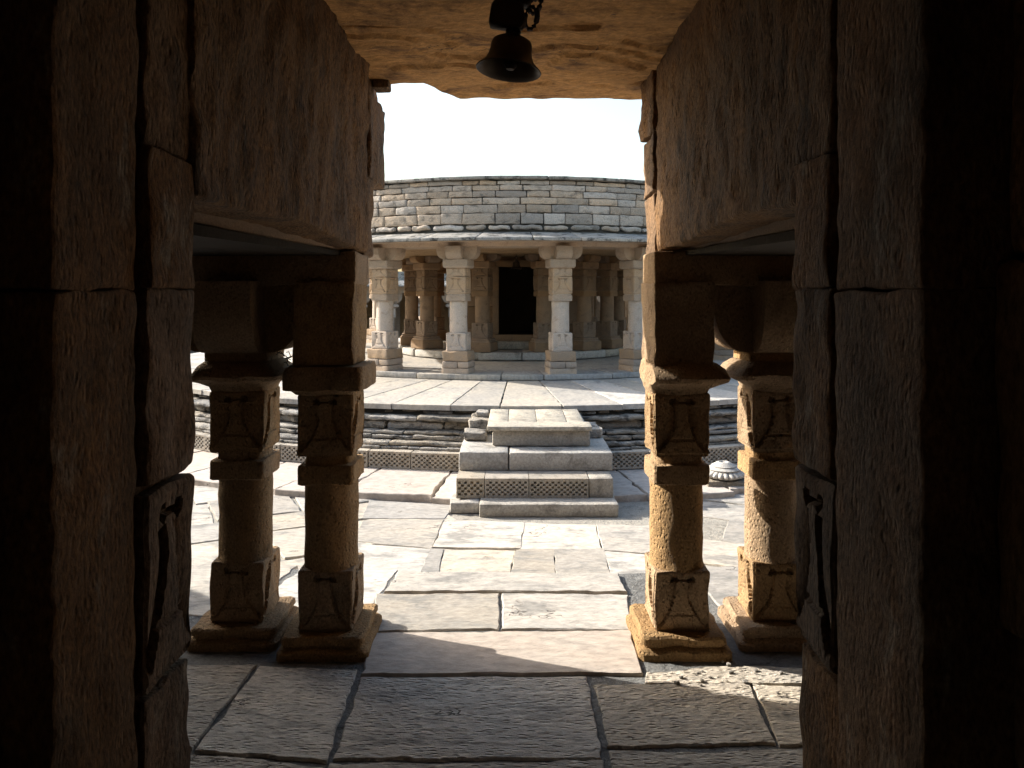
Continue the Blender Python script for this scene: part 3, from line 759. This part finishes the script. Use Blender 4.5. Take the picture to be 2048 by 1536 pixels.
# ceiling
ce = empty('passage_ceiling', 'broken edged orange ceiling slab spanning the passage behind the bell', 'ceiling slab', (0, 3, 2.6))
m = MB()
def edge(p):
    y = p.y
    if y > 2.9:
        k = (y - 2.9) / 1.1; lim = 4.0
        if p.x < -.30: lim = max(3.70, 4.0 - (-.30 - p.x) * 1.9)
        lim += .014 * noise.noise(Vector((p.x * 5, 3, 0))) + .008 * noise.noise(Vector((p.x * 17, 3, 5)))
        y = 2.9 + k * (lim - 2.9)
        q = noise.noise(Vector((p.x * 1.6, y * 3.4, 1))) * 3.2 + .35 * noise.noise(Vector((p.x * 6, y * 14, 9)))
        fr_ = q - math.floor(q); led = math.floor(q) + min(1, max(0, (fr_ - .45) / .08))
        z = p.z + (.015 * led * min(1, max(.15, (lim - y) / .25)) + .008 * noise.noise(Vector((p.x * 9, y * 12, 4)))) * (1 if p.z < 2.68 else 0)
        return Vector((p.x, y, z))
    return Vector((p.x, y, p.z + .012 * noise.noise(Vector((p.x * 2, y * 7, 1)))))
m.rock((-1.1, 2.47, 2.6), (1.1, 4.0, 2.78), .016, .005, .02, 10, fn=edge, t=.5); m.build('front_slab', CEIL, ce)
m = MB(); m.rock((-1.1, 1.2, 2.575), (1.1, 2.46, 2.78), .04, .010, .015, 8, t=.35); m.rock((-1.3, -2.6, 2.585), (1.3, 1.19, 2.78), .08, .010, .015, 8, t=.3)
m.build('rear_slab', CEIL, ce)

bell('temple_bell', 'dark bronze bell hanging from the passage ceiling by an iron hanger', -.008, 2.36, 2.365, 1.0, R(7), True)

# door jambs, pilasters and the dark vestibule round the visitor
def inner_pilaster(sgn, lab):
    e = empty('carved_pilaster', lab, 'pilaster', (sgn * .85, 1.6, 0))
    xi = -.685 if sgn < 0 else .62; xo = xi + sgn * .34; Y0, Y1 = (1.385, 1.575) if sgn < 0 else (1.455, 1.64); cx = xi + sgn * .098
    def B(m, z0, z1, dx, y0=None, y1=None, amp=.008, r=.012):
        y0 = y0 or Y0; y1 = y1 or Y1; a, b = sorted((xi - sgn * dx, xo)); m.rock((a, y0, z0), (b, y1, z1), .016, amp, .007, 15, amp2=.006)
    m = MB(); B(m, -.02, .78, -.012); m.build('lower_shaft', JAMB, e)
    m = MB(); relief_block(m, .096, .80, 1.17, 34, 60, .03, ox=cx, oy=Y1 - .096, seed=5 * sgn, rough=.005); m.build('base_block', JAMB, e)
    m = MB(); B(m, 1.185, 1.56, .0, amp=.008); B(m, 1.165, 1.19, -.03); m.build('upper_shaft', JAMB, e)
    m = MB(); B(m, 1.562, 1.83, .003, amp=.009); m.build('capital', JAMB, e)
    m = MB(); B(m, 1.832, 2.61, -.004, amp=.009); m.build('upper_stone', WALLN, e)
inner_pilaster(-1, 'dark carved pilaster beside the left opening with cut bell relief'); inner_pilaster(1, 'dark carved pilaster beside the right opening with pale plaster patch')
def jamb(sgn, lab):
    e = empty('door_jamb', lab, 'door jamb', (sgn * .85, 1.25, 0))
    xi = -.70 if sgn < 0 else .62; xo = xi + sgn * .5
    def B(z0, z1, dx, y0, y1, name):
        m = MB(); a, b = sorted((xi - sgn * dx, xo)); m.rock((a, y0, z0), (b, y1, z1), .018, .007, .007, 16, amp2=.008); m.build(name, JAMB, e)
    yo = 0 if sgn < 0 else .06
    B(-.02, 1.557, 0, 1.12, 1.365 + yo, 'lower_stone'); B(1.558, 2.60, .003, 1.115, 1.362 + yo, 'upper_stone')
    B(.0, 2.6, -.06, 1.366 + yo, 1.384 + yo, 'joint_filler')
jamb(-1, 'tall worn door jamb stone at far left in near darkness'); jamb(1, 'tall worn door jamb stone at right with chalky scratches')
for sgn, lab in ((-1, 'black unlit vestibule side wall at the left picture edge'), (1, 'black unlit vestibule side wall at the right picture edge')):
    e = empty('vestibule_wall', lab, 'wall', (sgn * 1, 0, 0))
    m = MB(); z = -.02; xi = .80 if sgn < 0 else .73
    while z < 2.58:
        h = rr(.38, .62); h = 2.6 - z if 2.6 - z - h < .25 else h
        y = -2.5
        while y < 1.12:
            l = rr(.45, .8); y2 = min(y + l, 1.13); 
            if 1.13 - y2 < .25: y2 = 1.13
            a, b = sorted((sgn * (xi + rr(-.02, .02)), sgn * 1.3)); m.rock((a, y, z), (b, y2 - .006, z + h - .006), .05, .010, .02, 8, amp2=.01); y = y2
        z += h
    m.build('wall_blocks', VEST, e)
m = MB(); m.rock((-1.3, -2.8, -.02), (-.11, -2.52, 2.6), .2, .01, .02, 6); m.rock((.09, -2.8, -.02), (1.3, -2.52, 2.6), .2, .01, .02, 6); m.rock((-.11, -2.79, 1.2), (.09, -2.53, 2.6), .2, .01, .02, 6)  # entrance narrowed to hold back the light from behind
tag(m.build('vestibule_rear_wall', JAMB), 'unlit stone wall with a narrow entrance closing the vestibule behind the visitor', 'wall')
# rear walls of the side corridors, plus added end closures against stray light
for sgn, lab in ((-1, 'rear wall and added light-blocking end of the corridor left of the gate'), (1, 'rear wall and added light-blocking end of the corridor right of the gate')):
    m = MB(); a0, a1 = (R(-38), R(-5.6)) if sgn < 0 else (R(5.6), R(38))
    z = -.02
    for z1 in (.42, .86, 1.3, 1.745):
        ring_course(m, 11.56, 11.9, z, z1, a0, a1, .5, .9, .12, .01, .02, .01); z = z1
    te = a0 if sgn < 0 else a1
    c_ = Matrix.Translation(Vector(pol(te, 0, 0))) @ Matrix.Rotation(te, 4, 'Z')
    m.rock((-.12, -11.6, -.02), (.12, -9.5, 1.745), .2, .01, .02, 6, lambda p, c_=c_: c_ @ p)
    tag(m.build('corridor_wall', WALLN), lab, 'wall')

# loose bits
def twig(pts): 
    return pts
e = empty('dry_twigs', 'few dry twigs caught between the two left gate capitals', 'twigs', (-1.06, 3.40, 1.25))
m = MB()
for k in range(11):
    a = rr(0, 2 * PI); l = rr(.04, .11); x, y, z = -1.04 + rr(-.03, .03), 3.42 + rr(-.04, .04), 1.235 + rr(0, .03)
    m.tube([(x, y, z), (x + l * .5 * math.cos(a), y + l * .5 * math.sin(a), z + rr(.0, .03)), (x + l * math.cos(a), y + l * math.sin(a), z + rr(-.01, .05))], .0022, 5)
m.build('twig_bundle', IRON, e)
m = MB()
for k in range(26):
    x, y = rr(.62, 1.3), rr(2.86, 3.12)
    q = rr(.003, .010)
    m.rock((x - q, y - q, 0), (x + q, y + q, q * 1.3), .02, q * .5, q * .7, 60)
o = m.build('stone_chips', WEATHER); o['kind'] = 'stuff'; o['label'] = 'small stone chips scattered on the floor by the right gate column'
